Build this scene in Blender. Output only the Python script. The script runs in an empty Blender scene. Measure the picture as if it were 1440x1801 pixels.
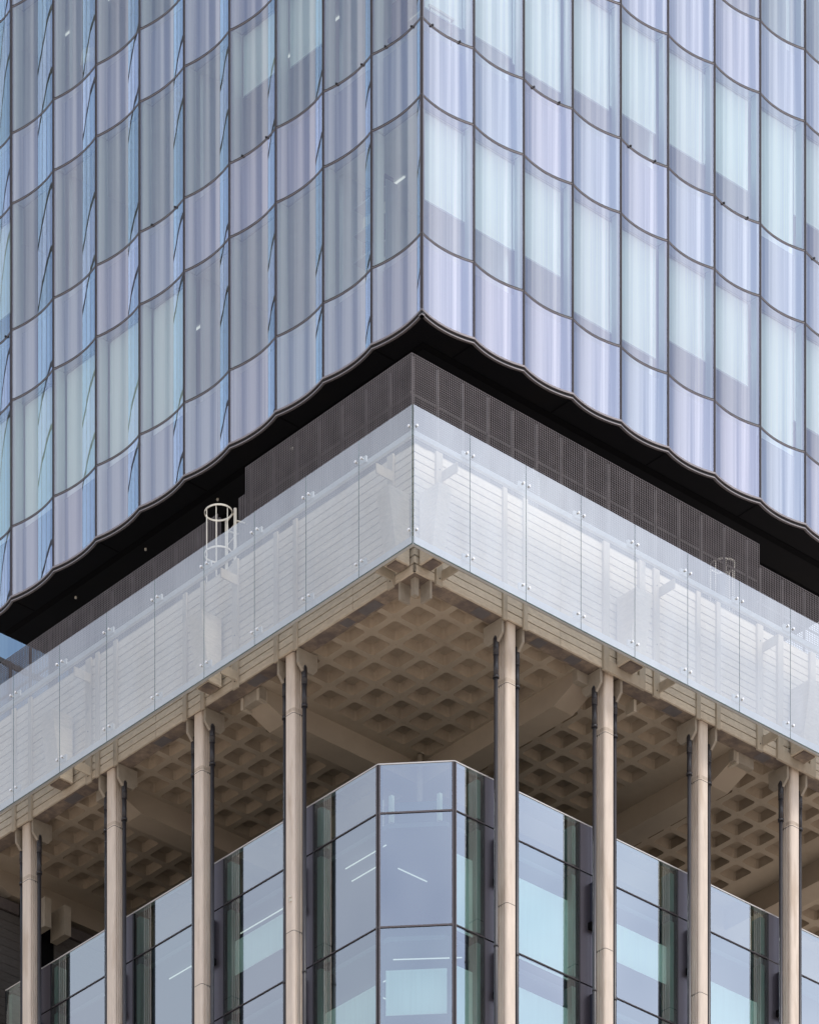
import bpy, math, random
from mathutils import Vector
random.seed(7)
sc = bpy.context.scene
COL = sc.collection

# ------------------------------------------------------------------ camera, world, sun, exposure
cd = bpy.data.cameras.new('camera')
cam = bpy.data.objects.new('camera', cd); COL.objects.link(cam)
cam.location = (-68.537, -72.108, 1.7)
cam.rotation_euler = (math.radians(90), 0, -math.atan2(.64384, .76517))
cd.sensor_fit = 'HORIZONTAL'; cd.sensor_width = 36
cd.lens = 36 * 8937 / 1440
cd.shift_x = 520 / 1440; cd.shift_y = 5299.5 / 1440
cd.clip_start = 1; cd.clip_end = 6000
sc.camera = cam
sc.render.resolution_x = 818; sc.render.resolution_y = 1024

SUN = Vector((.10, -.86, 1.12)).normalized()
w = bpy.data.worlds.new('World'); sc.world = w; w.use_nodes = True
nt = w.node_tree; N = nt.nodes; K = nt.links; N.clear()
out = N.new('ShaderNodeOutputWorld'); bg = N.new('ShaderNodeBackground'); bg.inputs['Strength'].default_value = 0.14
sky = N.new('ShaderNodeTexSky'); sky.sky_type = 'NISHITA'; sky.sun_disc = False
sky.sun_elevation = math.asin(SUN.z); sky.sun_rotation = math.atan2(SUN.x, SUN.y) % (2 * math.pi)
geo = N.new('ShaderNodeTexCoord')
n1 = N.new('ShaderNodeTexNoise'); n1.inputs['Scale'].default_value = 5.0; n1.inputs['Detail'].default_value = 5; n1.inputs['Roughness'].default_value = .62
K.new(geo.outputs['Generated'], n1.inputs['Vector'])
cr = N.new('ShaderNodeValToRGB')
cr.color_ramp.elements[0].position = .39; cr.color_ramp.elements[0].color = (4.1, 4.6, 6.0, 1)
cr.color_ramp.elements[1].position = .60; cr.color_ramp.elements[1].color = (8.8, 9.0, 9.7, 1)
K.new(n1.outputs['Fac'], cr.inputs['Fac'])
# the veil of cloud is brighter round the hidden sun
dt = N.new('ShaderNodeVectorMath'); dt.operation = 'DOT_PRODUCT'; K.new(geo.outputs['Generated'], dt.inputs[0]); dt.inputs[1].default_value = SUN
mr = N.new('ShaderNodeMapRange'); mr.interpolation_type = 'SMOOTHSTEP'; mr.inputs['From Min'].default_value = .42; mr.inputs['From Max'].default_value = 1.0; mr.inputs['To Min'].default_value = .66; mr.inputs['To Max'].default_value = 1.38
K.new(dt.outputs['Value'], mr.inputs['Value'])
ml = N.new('ShaderNodeVectorMath'); ml.operation = 'SCALE'; K.new(cr.outputs['Color'], ml.inputs[0]); K.new(mr.outputs['Result'], ml.inputs['Scale'])
n2 = N.new('ShaderNodeTexNoise'); n2.inputs['Scale'].default_value = 1.7; n2.inputs['Detail'].default_value = 6
K.new(geo.outputs['Generated'], n2.inputs['Vector'])
c2 = N.new('ShaderNodeMapRange'); c2.inputs['From Min'].default_value = .35; c2.inputs['From Max'].default_value = .55; c2.inputs['To Min'].default_value = .62; c2.inputs['To Max'].default_value = 1
K.new(n2.outputs['Fac'], c2.inputs['Value'])
mx = N.new('ShaderNodeMix'); mx.data_type = 'RGBA'
K.new(c2.outputs['Result'], mx.inputs['Factor']); K.new(sky.outputs['Color'], mx.inputs[6]); K.new(ml.outputs['Vector'], mx.inputs[7])
K.new(mx.outputs[2], bg.inputs['Color']); K.new(bg.outputs['Background'], out.inputs['Surface'])

sd = bpy.data.lights.new('sun', 'SUN'); sd.energy = 1.35; sd.angle = math.radians(16); sd.color = (1, .93, .84)
so = bpy.data.objects.new('sun', sd); COL.objects.link(so); so.location = (-60, -90, 150)
so.rotation_euler = SUN.to_track_quat('Z', 'Y').to_euler()
sc.view_settings.view_transform = 'Standard'; sc.view_settings.look = 'None'
sc.view_settings.exposure = 0.26; sc.view_settings.gamma = 1
try: sc.view_settings.use_curve_mapping = False
except Exception: pass
sc.render.engine = 'CYCLES'
sc.cycles.max_bounces = 10; sc.cycles.transparent_max_bounces = 16; sc.cycles.glossy_bounces = 5; sc.cycles.diffuse_bounces = 4

# ------------------------------------------------------------------ materials
def newmat(name):
    m = bpy.data.materials.new(name); m.use_nodes = True
    t = m.node_tree; t.nodes.clear()
    o = t.nodes.new('ShaderNodeOutputMaterial'); return m, t, o
def simple(name, col, rough=.7, metal=0, noise=.12, nscale=3., stretch=(1, 1, 1), bump=0, dark=None, dscale=1., dthr=.55, spec=.5, drange=.12, island=0):
    """diffuse paint/stone: base colour with fine mottling and optional second stain tone"""
    m, t, o = newmat(name); n = t.nodes; k = t.links
    b = n.new('ShaderNodeBsdfPrincipled'); b.inputs['Roughness'].default_value = rough; b.inputs['Metallic'].default_value = metal
    b.inputs['Specular IOR Level'].default_value = spec
    g = n.new('ShaderNodeNewGeometry'); mp = n.new('ShaderNodeMapping'); mp.inputs['Scale'].default_value = stretch
    k.new(g.outputs['Position'], mp.inputs['Vector'])
    ns = n.new('ShaderNodeTexNoise'); ns.inputs['Scale'].default_value = nscale; ns.inputs['Detail'].default_value = 6; ns.inputs['Roughness'].default_value = .65
    k.new(mp.outputs['Vector'], ns.inputs['Vector'])
    r = n.new('ShaderNodeMapRange'); r.inputs['From Min'].default_value = .3; r.inputs['From Max'].default_value = .7
    r.inputs['To Min'].default_value = 1 - noise; r.inputs['To Max'].default_value = 1 + noise
    k.new(ns.outputs['Fac'], r.inputs['Value'])
    s = n.new('ShaderNodeVectorMath'); s.operation = 'SCALE'; s.inputs[0].default_value = col
    k.new(r.outputs['Result'], s.inputs['Scale'])
    cur = s.outputs['Vector']
    if island:
        r2 = n.new('ShaderNodeObjectInfo'); q = n.new('ShaderNodeMapRange'); q.inputs['To Min'].default_value = 1 - island; q.inputs['To Max'].default_value = 1 + island
        k.new(r2.outputs['Random'], q.inputs['Value'])
        s2 = n.new('ShaderNodeVectorMath'); s2.operation = 'SCALE'; k.new(cur, s2.inputs[0]); k.new(q.outputs['Result'], s2.inputs['Scale']); cur = s2.outputs['Vector']
    if dark is not None:
        d = n.new('ShaderNodeTexNoise'); d.inputs['Scale'].default_value = dscale; d.inputs['Detail'].default_value = 7; d.inputs['Roughness'].default_value = .6
        k.new(mp.outputs['Vector'], d.inputs['Vector'])
        dr = n.new('ShaderNodeMapRange'); dr.inputs['From Min'].default_value = dthr; dr.inputs['From Max'].default_value = dthr + drange
        k.new(d.outputs['Fac'], dr.inputs['Value'])
        mm = n.new('ShaderNodeMix'); mm.data_type = 'RGBA'; k.new(dr.outputs['Result'], mm.inputs['Factor']); k.new(cur, mm.inputs[6]); mm.inputs[7].default_value = (*dark, 1)
        cur = mm.outputs[2]
    k.new(cur, b.inputs['Base Color'])
    if bump:
        bp = n.new('ShaderNodeBump'); bp.inputs['Strength'].default_value = bump; bp.inputs['Distance'].default_value = .01
        k.new(ns.outputs['Fac'], bp.inputs['Height']); k.new(bp.outputs['Normal'], b.inputs['Normal'])
    k.new(b.outputs['BSDF'], o.inputs['Surface']); return m
def glass(name, tint, coat, base, grow=.55, rough=.0, wave=0., haze=0., hazecol=(.8, .85, .9), streak=0.):
    """coated pane: see-through tint under a mirror coat that strengthens at glancing angles"""
    m, t, o = newmat(name); n = t.nodes; k = t.links
    tr = n.new('ShaderNodeBsdfTransparent'); tr.inputs['Color'].default_value = (*tint, 1)
    gl = n.new('ShaderNodeBsdfGlossy'); gl.inputs['Roughness'].default_value = rough; gl.inputs['Color'].default_value = (*coat, 1)
    fr = n.new('ShaderNodeLayerWeight'); fr.inputs['Blend'].default_value = .28
    mr = n.new('ShaderNodeMapRange'); mr.inputs['To Min'].default_value = base; mr.inputs['To Max'].default_value = min(1, base + grow)
    k.new(fr.outputs['Fresnel'], mr.inputs['Value'])
    if streak:
        # thin-film tone of the coating wanders slowly from pane to pane
        oi = n.new('ShaderNodeObjectInfo'); cr = n.new('ShaderNodeMix'); cr.data_type = 'RGBA'
        k.new(oi.outputs['Random'], cr.inputs['Factor'])
        cr.inputs[6].default_value = (coat[0] * (1 + streak * .2), coat[1] * (1 - streak * .25), coat[2] * (1 - streak * .05), 1)
        cr.inputs[7].default_value = (coat[0] * (1 - streak), coat[1] * 1.0, coat[2] * (1 - streak * .1), 1)
        k.new(cr.outputs[2], gl.inputs['Color'])
    if wave:
        g = n.new('ShaderNodeNewGeometry'); mp = n.new('ShaderNodeMapping'); mp.inputs['Scale'].default_value = (6, 6, .12)
        k.new(g.outputs['Position'], mp.inputs['Vector'])
        ns = n.new('ShaderNodeTexNoise'); ns.inputs['Scale'].default_value = .6; ns.inputs['Detail'].default_value = .6
        k.new(mp.outputs['Vector'], ns.inputs['Vector'])
        bp = n.new('ShaderNodeBump'); bp.inputs['Strength'].default_value = wave; bp.inputs['Distance'].default_value = .02
        k.new(ns.outputs['Fac'], bp.inputs['Height']); k.new(bp.outputs['Normal'], gl.inputs['Normal'])
    body = tr.outputs['BSDF']
    if haze:
        df = n.new('ShaderNodeBsdfDiffuse'); df.inputs['Color'].default_value = (*hazecol, 1)
        h = n.new('ShaderNodeMixShader')
        hg = n.new('ShaderNodeNewGeometry'); hm = n.new('ShaderNodeMapping'); hm.inputs['Scale'].default_value = (2.2, 2.2, .5)
        k.new(hg.outputs['Position'], hm.inputs['Vector']); hn = n.new('ShaderNodeTexNoise'); hn.inputs['Scale'].default_value = 1.; hn.inputs['Detail'].default_value = 7
        k.new(hm.outputs['Vector'], hn.inputs['Vector']); hr = n.new('ShaderNodeMapRange'); hr.inputs['From Min'].default_value = .3; hr.inputs['From Max'].default_value = .7
        hr.inputs['To Min'].default_value = haze * .55; hr.inputs['To Max'].default_value = haze * 1.5; k.new(hn.outputs['Fac'], hr.inputs['Value']); k.new(hr.outputs['Result'], h.inputs['Fac'])
        k.new(tr.outputs['BSDF'], h.inputs[1]); k.new(df.outputs['BSDF'], h.inputs[2]); body = h.outputs['Shader']
    ms = n.new('ShaderNodeMixShader'); k.new(mr.outputs['Result'], ms.inputs['Fac']); k.new(body, ms.inputs[1]); k.new(gl.outputs['BSDF'], ms.inputs[2])
    k.new(ms.outputs['Shader'], o.inputs['Surface']); return m
def lamp(name, col, s):
    m, t, o = newmat(name); e = t.nodes.new('ShaderNodeEmission'); e.inputs['Color'].default_value = (*col, 1); e.inputs['Strength'].default_value = s
    t.links.new(e.outputs['Emission'], o.inputs['Surface']); return m

M = {}
M['tglass'] = glass('tower_glass', (.88, 1.0, .945), (.86, .88, .98), .34, .56, wave=.12, streak=.05)
M['spanglass'] = glass('spandrel_glass', (.80, .86, .90), (.86, .87, .975), .44, .5, wave=.12, streak=.06)
M['oglass'] = glass('office_glass', (.76, .97, .90), (.80, .89, 1.0), .40, .5, wave=.0, streak=.03)
M['bandglass'] = glass('screen_glass', (.93, .97, .97), (.92, .95, 1.0), .28, .5, haze=.20, hazecol=(.58, .645, .68), rough=.01)
M['edge'] = simple('glass_edge', (.10, .16, .16), .2)
M['mullion'] = simple('mullion_metal', (.115, .10, .105), .45, .3, .1)
M['lip'] = simple('pale_lip_metal', (.30, .27, .27), .4, .3, .1)
M['gasket'] = simple('black_gasket', (.012, .012, .014), .5, 0, .1)
M['black'] = simple('black_soffit', (.0035, .0035, .005), .6, 0, .35, .8, dark=(.006, .005, .005), dscale=.5, spec=.12)
M['recess'] = simple('black_recess', (.004, .004, .005), .8, 0, .1, spec=.1)
M['spandrel'] = simple('spandrel_board', (.235, .265, .33), .8, 0, .10, 1.4, (3, 3, .15), island=.07)
M['return'] = simple('pale_return', (.62, .68, .64), .8, 0, .05, 1.)
M['blind'] = simple('blind_fabric', (.90, .94, .91), .9, 0, .04, 2, (8, 8, .3), island=.05)
M['blindbar'] = simple('blind_bar', (.42, .45, .47), .6, 0, .05)
M['ceil'] = simple('office_ceiling', (.80, .82, .81), .9, 0, .06, 1.)
M['ofloor'] = simple('office_floor', (.34, .34, .35), .9, 0, .1)
M['owall'] = simple('office_wall', (.62, .66, .66), .9, 0, .1, .5)
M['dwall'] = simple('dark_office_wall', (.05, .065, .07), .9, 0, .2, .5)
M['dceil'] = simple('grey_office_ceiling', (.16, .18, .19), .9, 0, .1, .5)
M['oreveal'] = simple('office_reveal', (.34, .40, .37), .8, 0, .06, 1.)
M['lamp'] = lamp('ceiling_lamp', (1, .98, .92), .6)
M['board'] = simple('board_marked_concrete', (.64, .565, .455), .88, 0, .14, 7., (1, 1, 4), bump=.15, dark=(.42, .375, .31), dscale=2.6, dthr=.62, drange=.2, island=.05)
M['shadeboard'] = simple('shaded_boarded_concrete', (.11, .10, .092), .9, 0, .2, 7., (1, 1, 4), island=.06)  # same boarded concrete, with the end wall's shade put into a darker colour
M['boardcore'] = simple('joint_shadow_concrete', (.035, .03, .027), .95, 0, .2, 4)
M['fin'] = simple('smooth_concrete', (.48, .42, .335), .85, 0, .12, 5., (1, 1, .5), bump=.15, dark=(.22, .20, .17), dscale=1.8, dthr=.62, island=.05)
M['under'] = simple('stained_soffit', (.27, .215, .17), .9, 0, .3, 6., (1, 1, 1), bump=.3, dark=(.15, .122, .112), dscale=2.6, dthr=.42, drange=.2)
M['plate'] = simple('grey_cast_concrete', (.35, .305, .245), .85, 0, .12, 5.)
M['patch'] = simple('grey_repair_patch', (.15, .14, .145), .9, 0, .12, 6)
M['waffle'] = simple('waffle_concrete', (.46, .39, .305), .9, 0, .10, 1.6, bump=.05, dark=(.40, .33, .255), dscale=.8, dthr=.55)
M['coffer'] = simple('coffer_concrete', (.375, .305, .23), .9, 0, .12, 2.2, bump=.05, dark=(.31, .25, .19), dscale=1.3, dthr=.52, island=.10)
M['beam'] = simple('beam_concrete', (.43, .36, .28), .9, 0, .08, 1.2, dark=(.40, .33, .26), dscale=.6, dthr=.5)
M['column'] = simple('column_concrete', (.72, .62, .52), .82, 0, .10, 3., (3, 3, .5), bump=.12, dark=(.57, .465, .365), dscale=1.1, dthr=.54, drange=.14, island=.04)
M['stain'] = simple('weather_ring', (.60, .50, .40), .9, 0, .2, 9, dark=(.46, .38, .30), dscale=9, dthr=.5)
M['pipe'] = simple('black_pipe', (.040, .038, .042), .35, 0, .15, 4)
M['panel'] = simple('grey_metal_panel', (.135, .125, .15), .38, .45, .08, 1, (1, 1, .2))
M['panel2'] = simple('navy_metal_panel', (.06, .065, .095), .32, .4, .08, 1)
M['trim'] = simple('bright_capping', (.62, .60, .58), .4, .2, .05)
M['steel'] = simple('polished_fixing', (.86, .87, .88), .25, .5, .05)
M['rail'] = simple('painted_rail', (.60, .62, .63), .6, 0, .05)
M['mesh'] = simple('bronze_mesh', (.15, .13, .128), .5, .25, .2, 3, spec=.4)
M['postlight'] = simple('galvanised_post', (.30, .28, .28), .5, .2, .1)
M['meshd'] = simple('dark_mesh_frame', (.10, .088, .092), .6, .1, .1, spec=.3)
M['cream'] = simple('cream_paint', (.74, .70, .60), .55, 0, .06, 5)
M['ground'] = simple('paving', (.48, .40, .32), .9, 0, .25, .05)
M['farglass'] = glass('far_glass', (.6, .75, .9), (.74, .87, 1.0), .66, .3)
M['darkglass'] = glass('far_dark_glass', (.25, .45, .6), (.30, .45, .62), .42, .3)
M['farglass2'] = glass('far_glass_vision', (.5, .75, .85), (.66, .86, 1.0), .60, .35)
M['nback'] = simple('pale_blue_infill', (.50, .63, .74), .8, 0, .5, 1.6, (1.5, 1.5, .02))

# ------------------------------------------------------------------ mesh helpers
class MB:
    def __init__(s): s.v = []; s.f = []; s.m = []; s.s = []
    def add(s, vs, fs, mi=0, smooth=False):
        o = len(s.v); s.v += [tuple(p) for p in vs]; s.f += [tuple(i + o for i in f) for f in fs]; s.m += [mi] * len(fs); s.s += [smooth] * len(fs); return s
    def box(s, x0, x1, y0, y1, z0, z1, mi=0, bottom=None):
        if x0 > x1: x0, x1 = x1, x0
        if y0 > y1: y0, y1 = y1, y0
        if z0 > z1: z0, z1 = z1, z0
        vs = [(x0, y0, z0), (x1, y0, z0), (x1, y1, z0), (x0, y1, z0), (x0, y0, z1), (x1, y0, z1), (x1, y1, z1), (x0, y1, z1)]
        s.add(vs, [(3, 2, 1, 0)], mi if bottom is None else bottom)
        s.f += [tuple(i + len(s.v) - 8 for i in f) for f in [(4, 5, 6, 7), (0, 1, 5, 4), (1, 2, 6, 5), (2, 3, 7, 6), (3, 0, 4, 7)]]
        s.m += [mi] * 5; s.s += [False] * 5; return s
    def prism(s, poly, z0, z1, mi=0, smooth=False):   # poly counter-clockwise in xy
        n = len(poly)
        vs = [(x, y, z0) for x, y in poly] + [(x, y, z1) for x, y in poly]
        s.add(vs, [tuple(range(n - 1, -1, -1)), tuple(range(n, 2 * n))], mi)
        s.f += [tuple(i + len(s.v) - 2 * n for i in (a, (a + 1) % n, (a + 1) % n + n, a + n)) for a in range(n)]
        s.m += [mi] * n; s.s += [smooth] * n; return s
    def ext(s, prof, fn, t0, t1, mi=0):  # profile (a,b) swept from t0 to t1; fn(a,b,t)->xyz
        n = len(prof); vs = [fn(a, b, t0) for a, b in prof] + [fn(a, b, t1) for a, b in prof]
        return s.add(vs, [tuple(range(n - 1, -1, -1)), tuple(range(n, 2 * n))] + [(a, (a + 1) % n, (a + 1) % n + n, a + n) for a in range(n)], mi)
    def tube(s, p, q, r, n=10, mi=0, r2=None, cap=True):
        p = Vector(p); q = Vector(q); d = (q - p).normalized(); a = d.orthogonal().normalized(); b = d.cross(a); r2 = r if r2 is None else r2
        vs = [p + r * (math.cos(t) * a + math.sin(t) * b) for t in [2 * math.pi * i / n for i in range(n)]] + [q + r2 * (math.cos(t) * a + math.sin(t) * b) for t in [2 * math.pi * i / n for i in range(n)]]
        s.add(vs, [(i, (i + 1) % n, (i + 1) % n + n, i + n) for i in range(n)], mi, True)
        if cap:
            o = len(s.v) - 2 * n; s.f += [tuple(o + i for i in range(n - 1, -1, -1)), tuple(o + n + i for i in range(n))]; s.m += [mi] * 2; s.s += [False] * 2
        return s
    def data(s, name, mats, off=(0, 0, 0)):
        me = bpy.data.meshes.new(name); me.from_pydata([(x - off[0], y - off[1], z - off[2]) for x, y, z in s.v], [], s.f)
        for m in (mats if isinstance(mats, (list, tuple)) else [mats]): me.materials.append(m)
        me.polygons.foreach_set('material_index', s.m); me.polygons.foreach_set('use_smooth', s.s); me.update(); return me
ORG = {}
def tag(o, label=None, cat=None, group=None, kind=None):
    if label: o['label'] = label
    if cat: o['category'] = cat
    if group: o['group'] = group
    if kind: o['kind'] = kind
    return o
def thing(name, loc, label, cat, group=None):
    o = bpy.data.objects.new(name, None); COL.objects.link(o); o.location = loc; o.empty_display_size = .3
    ORG[o.name] = Vector(loc); return tag(o, label, cat, group)
def inst(name, me, loc, parent=None, rotz=0):
    """place mesh data; loc in world coordinates (parents are unrotated)"""
    o = bpy.data.objects.new(name, me); COL.objects.link(o); L = Vector(loc); ORG[o.name] = L
    if parent is not None: o.parent = parent; L = L - ORG[parent.name]
    o.location = L; o.rotation_euler = (0, 0, rotz); return o
def build(name, mb, mats, parent=None, loc=None):
    if loc is None:
        xs = [v[0] for v in mb.v]; ys = [v[1] for v in mb.v]; zs = [v[2] for v in mb.v]
        loc = ((min(xs) + max(xs)) / 2, (min(ys) + max(ys)) / 2, min(zs))
    return inst(name, mb.data(name, mats, loc), loc, parent)

# ------------------------------------------------------------------ ground
g = MB(); g.add([(-3000, -3000, 0), (3000, -3000, 0), (3000, 3000, 0), (-3000, 3000, 0)], [(0, 1, 2, 3)])
tag(build('ground', g, M['ground']), kind='structure')

# ================================================================== TOWER
TX, TY = 1.371, 1.442
SAG = .107
ZL = [65.797, 67.347, 70.111, 71.652, 74.42, 75.962, 78.73, 80.272, 83.04]
JL = [0.0] + [.026 + 1.443 * i for i in range(1, 10)] + [14.1]
JR = [0.0] + [.046 + 1.404 * i for i in range(1, 11)]
tower = thing('office_tower', (TX + 7, TY + 7, ZL[0]), 'glass tower with scalloped wavy curtain wall above the black soffit', 'tower')
def pt(face, a, d, z):      # a along the facade, d outwards from the cusp line
    return (TX - d, TY + a, z) if face == 'L' else (TX + a, TY - d, z)
def arc(face, a0, a1, t, d, z, ins=0.0):
    s = SAG * (1 - (2 * t - 1) ** 2)
    return pt(face, a0 + (a1 - a0) * t, -s + d, z)
def curved_sheet(face, a0, a1, z0, z1, d=0, n=32, e=.02):
    mb = MB(); vs = []; T = [e + (1 - 2 * e) * i / n for i in range(n + 1)]
    for t in T: vs += [arc(face, a0, a1, t, d, z0), arc(face, a0, a1, t, d, z1)]
    fs = [(2 * i, 2 * i + 2, 2 * i + 3, 2 * i + 1) for i in range(n)]
    if face == 'L': fs = [f[::-1] for f in fs]
    return mb.add(vs, fs, 0, True)
def curved_bar(face, a0, a1, z0, z1, d0, d1, n=14, mi=0, mb=None):
    mb = mb or MB(); vs = []
    for i in range(n + 1):
        t = i / n
        vs += [arc(face, a0, a1, t, d0, z0), arc(face, a0, a1, t, d1, z0), arc(face, a0, a1, t, d1, z1), arc(face, a0, a1, t, d0, z1)]
    fs = []
    for i in range(n):
        o = 4 * i
        for j in range(4): fs.append((o + j, o + (j + 1) % 4, o + 4 + (j + 1) % 4, o + 4 + j))
    fs += [(0, 3, 2, 1), (4 * n, 4 * n + 1, 4 * n + 2, 4 * n + 3)]
    if face == 'L': fs = [f[::-1] for f in fs]
    return mb.add(vs, fs, mi)
# blind drop below the head of each vision pane (metres), None = no blind: [floor][bay]
HB = {('R', 0): [1.75, 1.75, 1.72, 2.28, 2.28, 1.74, 1.74, 2.9, 1.9, 1.7],
      ('R', 1): [2.20, 2.16, 2.25, 2.0, 1.90, 1.92, 1.90, 2.9, 1.8, 2.2],
      ('R', 2): [1.9, 2.2, 2.2, 1.9, 2.3, 1.2, .55, 1.1, .5, 1.0],
      ('R', 3): [1, 1, 1, 1, 1, 1, 1, 1, 1, 1],
      ('L', 0): [None, None, None, None, None, 2.9, 2.9, 2.9, 2.9, 2.9],
      ('L', 1): [None, None, 1.4, 1.25, None, None, None, None, None, 2.0],
      ('L', 2): [None, None, None, None, None, None, None, None, None, None],
      ('L', 3): [None] * 10}
for face, J in (('L', JL), ('R', JR)):
    nb = len(J) - 1
    for b in range(nb):
        a0, a1 = J[b], J[b + 1]
        # vertical mullion at the cusp (outer end of the bay)
        m = MB(); x, y, _ = pt(face, a1, 0, 0)
        if face == 'L':
            m.box(x - .012, x + .05, y - .021, y + .021, ZL[0], ZL[8]); m.box(x - .018, x - .0125, y - .006, y + .006, ZL[0], ZL[8], 1)
        else:
            m.box(x - .021, x + .021, y - .012, y + .05, ZL[0], ZL[8]); m.box(x - .006, x + .006, y - .018, y - .0125, ZL[0], ZL[8], 1)
        build('mullion', m, [M['mullion'], M['gasket']], tower)
        for r in range(8):
            z0, z1 = ZL[r] + .03, ZL[r + 1] - .03
            build('glass_pane', curved_sheet(face, a0, a1, z0, z1), M['spanglass'] if r % 2 == 0 else M['tglass'], tower)
            if r:
                t = curved_bar(face, a0, a1, ZL[r] - .012, ZL[r] + .000, -.02, .010, mi=0)
                curved_bar(face, a0, a1, ZL[r] + .001, ZL[r] + .019, -.02, .008, mi=1, mb=t)
                curved_bar(face, a0, a1, ZL[r] - .026, ZL[r] - .0125, -.02, .004, mi=2, mb=t)
                build('transom', t, [M['lip'], M['gasket'], M['mullion']], tower)
            if r % 2 == 0:    # shadow box behind the spandrel glass
                x0, y0, _ = pt(face, a0 + (.03 if b else (.262 if face == 'L' else .32)), -.26, 0); x1, y1, _ = pt(face, a1 - .03, -.26, 0)
                s = MB()
                if face == 'L': s.box(x0, x0 + .05, y0, y1, ZL[r], ZL[r + 1])
                else: s.box(x0, x1, y0, y0 + .05, ZL[r], ZL[r + 1])
                build('spandrel_panel', s, M['spandrel'], tower)
                s = MB()
                if face == 'L': s.box(TX + .055, TX + .258, TY + a1 - .075, TY + a1 - .028, ZL[r] + .02, ZL[r + 1] - .02)
                else: s.box(TX + a1 - .075, TX + a1 - .028, TY + .055, TY + .258, ZL[r] + .02, ZL[r + 1] - .02)
                build('reveal', s, M['return'], tower)
            else:
                fl = r // 2; h = HB[(face, fl)][min(b, 9)]
                if h:
                    zt = ZL[r + 1] - .02; zb = max(ZL[r] + .02, zt - h); gap = .26 if (face == 'R' and b in (3, 5, 7)) else (.4 if b == 0 and face == 'R' else 0)
                    s = MB(); D = .34
                    if face == 'R':
                        s.box(TX + a0 + .012 + gap, TX + a1 - .012, TY + D, TY + D + .006, zb, zt); s.box(TX + a0 + .012 + gap, TX + a1 - .012, TY + D - .008, TY + D + .014, zb - .03, zb, 1)
                    else:
                        s.box(TX + D, TX + D + .006, TY + a0 + .04, TY + a1 - .06, zb, zt); s.box(TX + D - .008, TX + D + .014, TY + a0 + .04, TY + a1 - .06, zb - .03, zb, 1)
                    build('blind', s, [M['blind'], M['blindbar']], tower)
                # inner frame post beside the mullion line
                s = MB()
                if face == 'R': s.box(TX + a1 - .03, TX + a1 + .03, TY + .08, TY + .24, ZL[r], ZL[r + 1])
                else: s.box(TX + .08, TX + .30, TY + a1 - .05, TY + a1 + .05, ZL[r], ZL[r + 1])
                build('inner_post', s, M['return'], tower)
            # small black clips on the third joint line
            if r == 3 and ((face == 'R' and b in (0, 2, 4, 6, 8)) or (face == 'L' and b in (0, 1, 3, 5, 9))):
                for tt in (.24, .76):
                    x, y, _ = arc(face, a0, a1, tt, .03, 0)
                    build('clip', MB().box(x - .016, x + .016, y - .016, y + .016, ZL[r] - .008, ZL[r] + .022), M['gasket'], tower)
        # bottom edge: pale lip, black reveal, pale lip
        t = curved_bar(face, a0, a1, ZL[0] - .012, ZL[0] + .026, -.02, .02, mi=0)
        curved_bar(face, a0, a1, ZL[0] - .066, ZL[0] - .0125, -.09, -.012, mi=1, mb=t)
        curved_bar(face, a0, a1, ZL[0] - .088, ZL[0] - .0665, -.09, .004, mi=0, mb=t)
        build('bottom_trim', t, [M['lip'], M['gasket']], tower)
# corner mullion: twin posts
c = MB(); c.box(TX - .014, TX + .05, TY + .008, TY + .036, ZL[0], ZL[8]); c.box(TX + .008, TX + .036, TY - .014, TY + .006, ZL[0], ZL[8]); c.box(TX - .006, TX + .006, TY - .006, TY + .006, ZL[0], ZL[8], 1)
build('corner_mullion', c, [M['mullion'], M['gasket']], tower)
# black soffit following the scallops
so_z = ZL[0] - .068
poly = []
for b in range(len(JL) - 2, -1, -1):
    for i in range(14, 0, -1): p = arc('L', JL[b], JL[b + 1], i / 14, -.05, 0); poly.append(p[:2])
poly.append((TX + .05, TY + .05))
for b in range(len(JR) - 1):
    for i in range(1, 15): p = arc('R', JR[b], JR[b + 1], i / 14, -.05, 0); poly.append(p[:2])
poly += [(TX + JR[-1] + .05, TY + 14.1)]
build('soffit_panel', MB().prism(poly, so_z - .03, so_z), M['black'], tower)
s = MB()
for d0, z in ((.62, .0305), (1.45, .0312)):
    s.box(TX + d0, TX + d0 + .16, TY + d0, TY + 14, so_z - z - .004, so_z - z); s.box(TX + d0 + .161, TX + 14, TY + d0, TY + d0 + .16, so_z - z - .004, so_z - z)
build('soffit_groove', s, M['recess'], tower)
for i in range(5):
    build('soffit_joint', MB().box(TX + .08, TX + .6, TY + 1.42 + 2.88 * i, TY + 1.45 + 2.88 * i, so_z - .034, so_z - .0305), M['recess'], tower)
    build('soffit_joint', MB().box(TX + 1.42 + 2.8 * i, TX + 1.45 + 2.8 * i, TY + .08, TY + .6, so_z - .034, so_z - .0305), M['recess'], tower)
for i in range(4):
    build('sprinkler', MB().tube((TX + .95, TY + 4.9 + 2.35 * i, so_z - .03), (TX + .95, TY + 4.9 + 2.35 * i, so_z - .075), .025, 8), M['cream'], tower)
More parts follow.
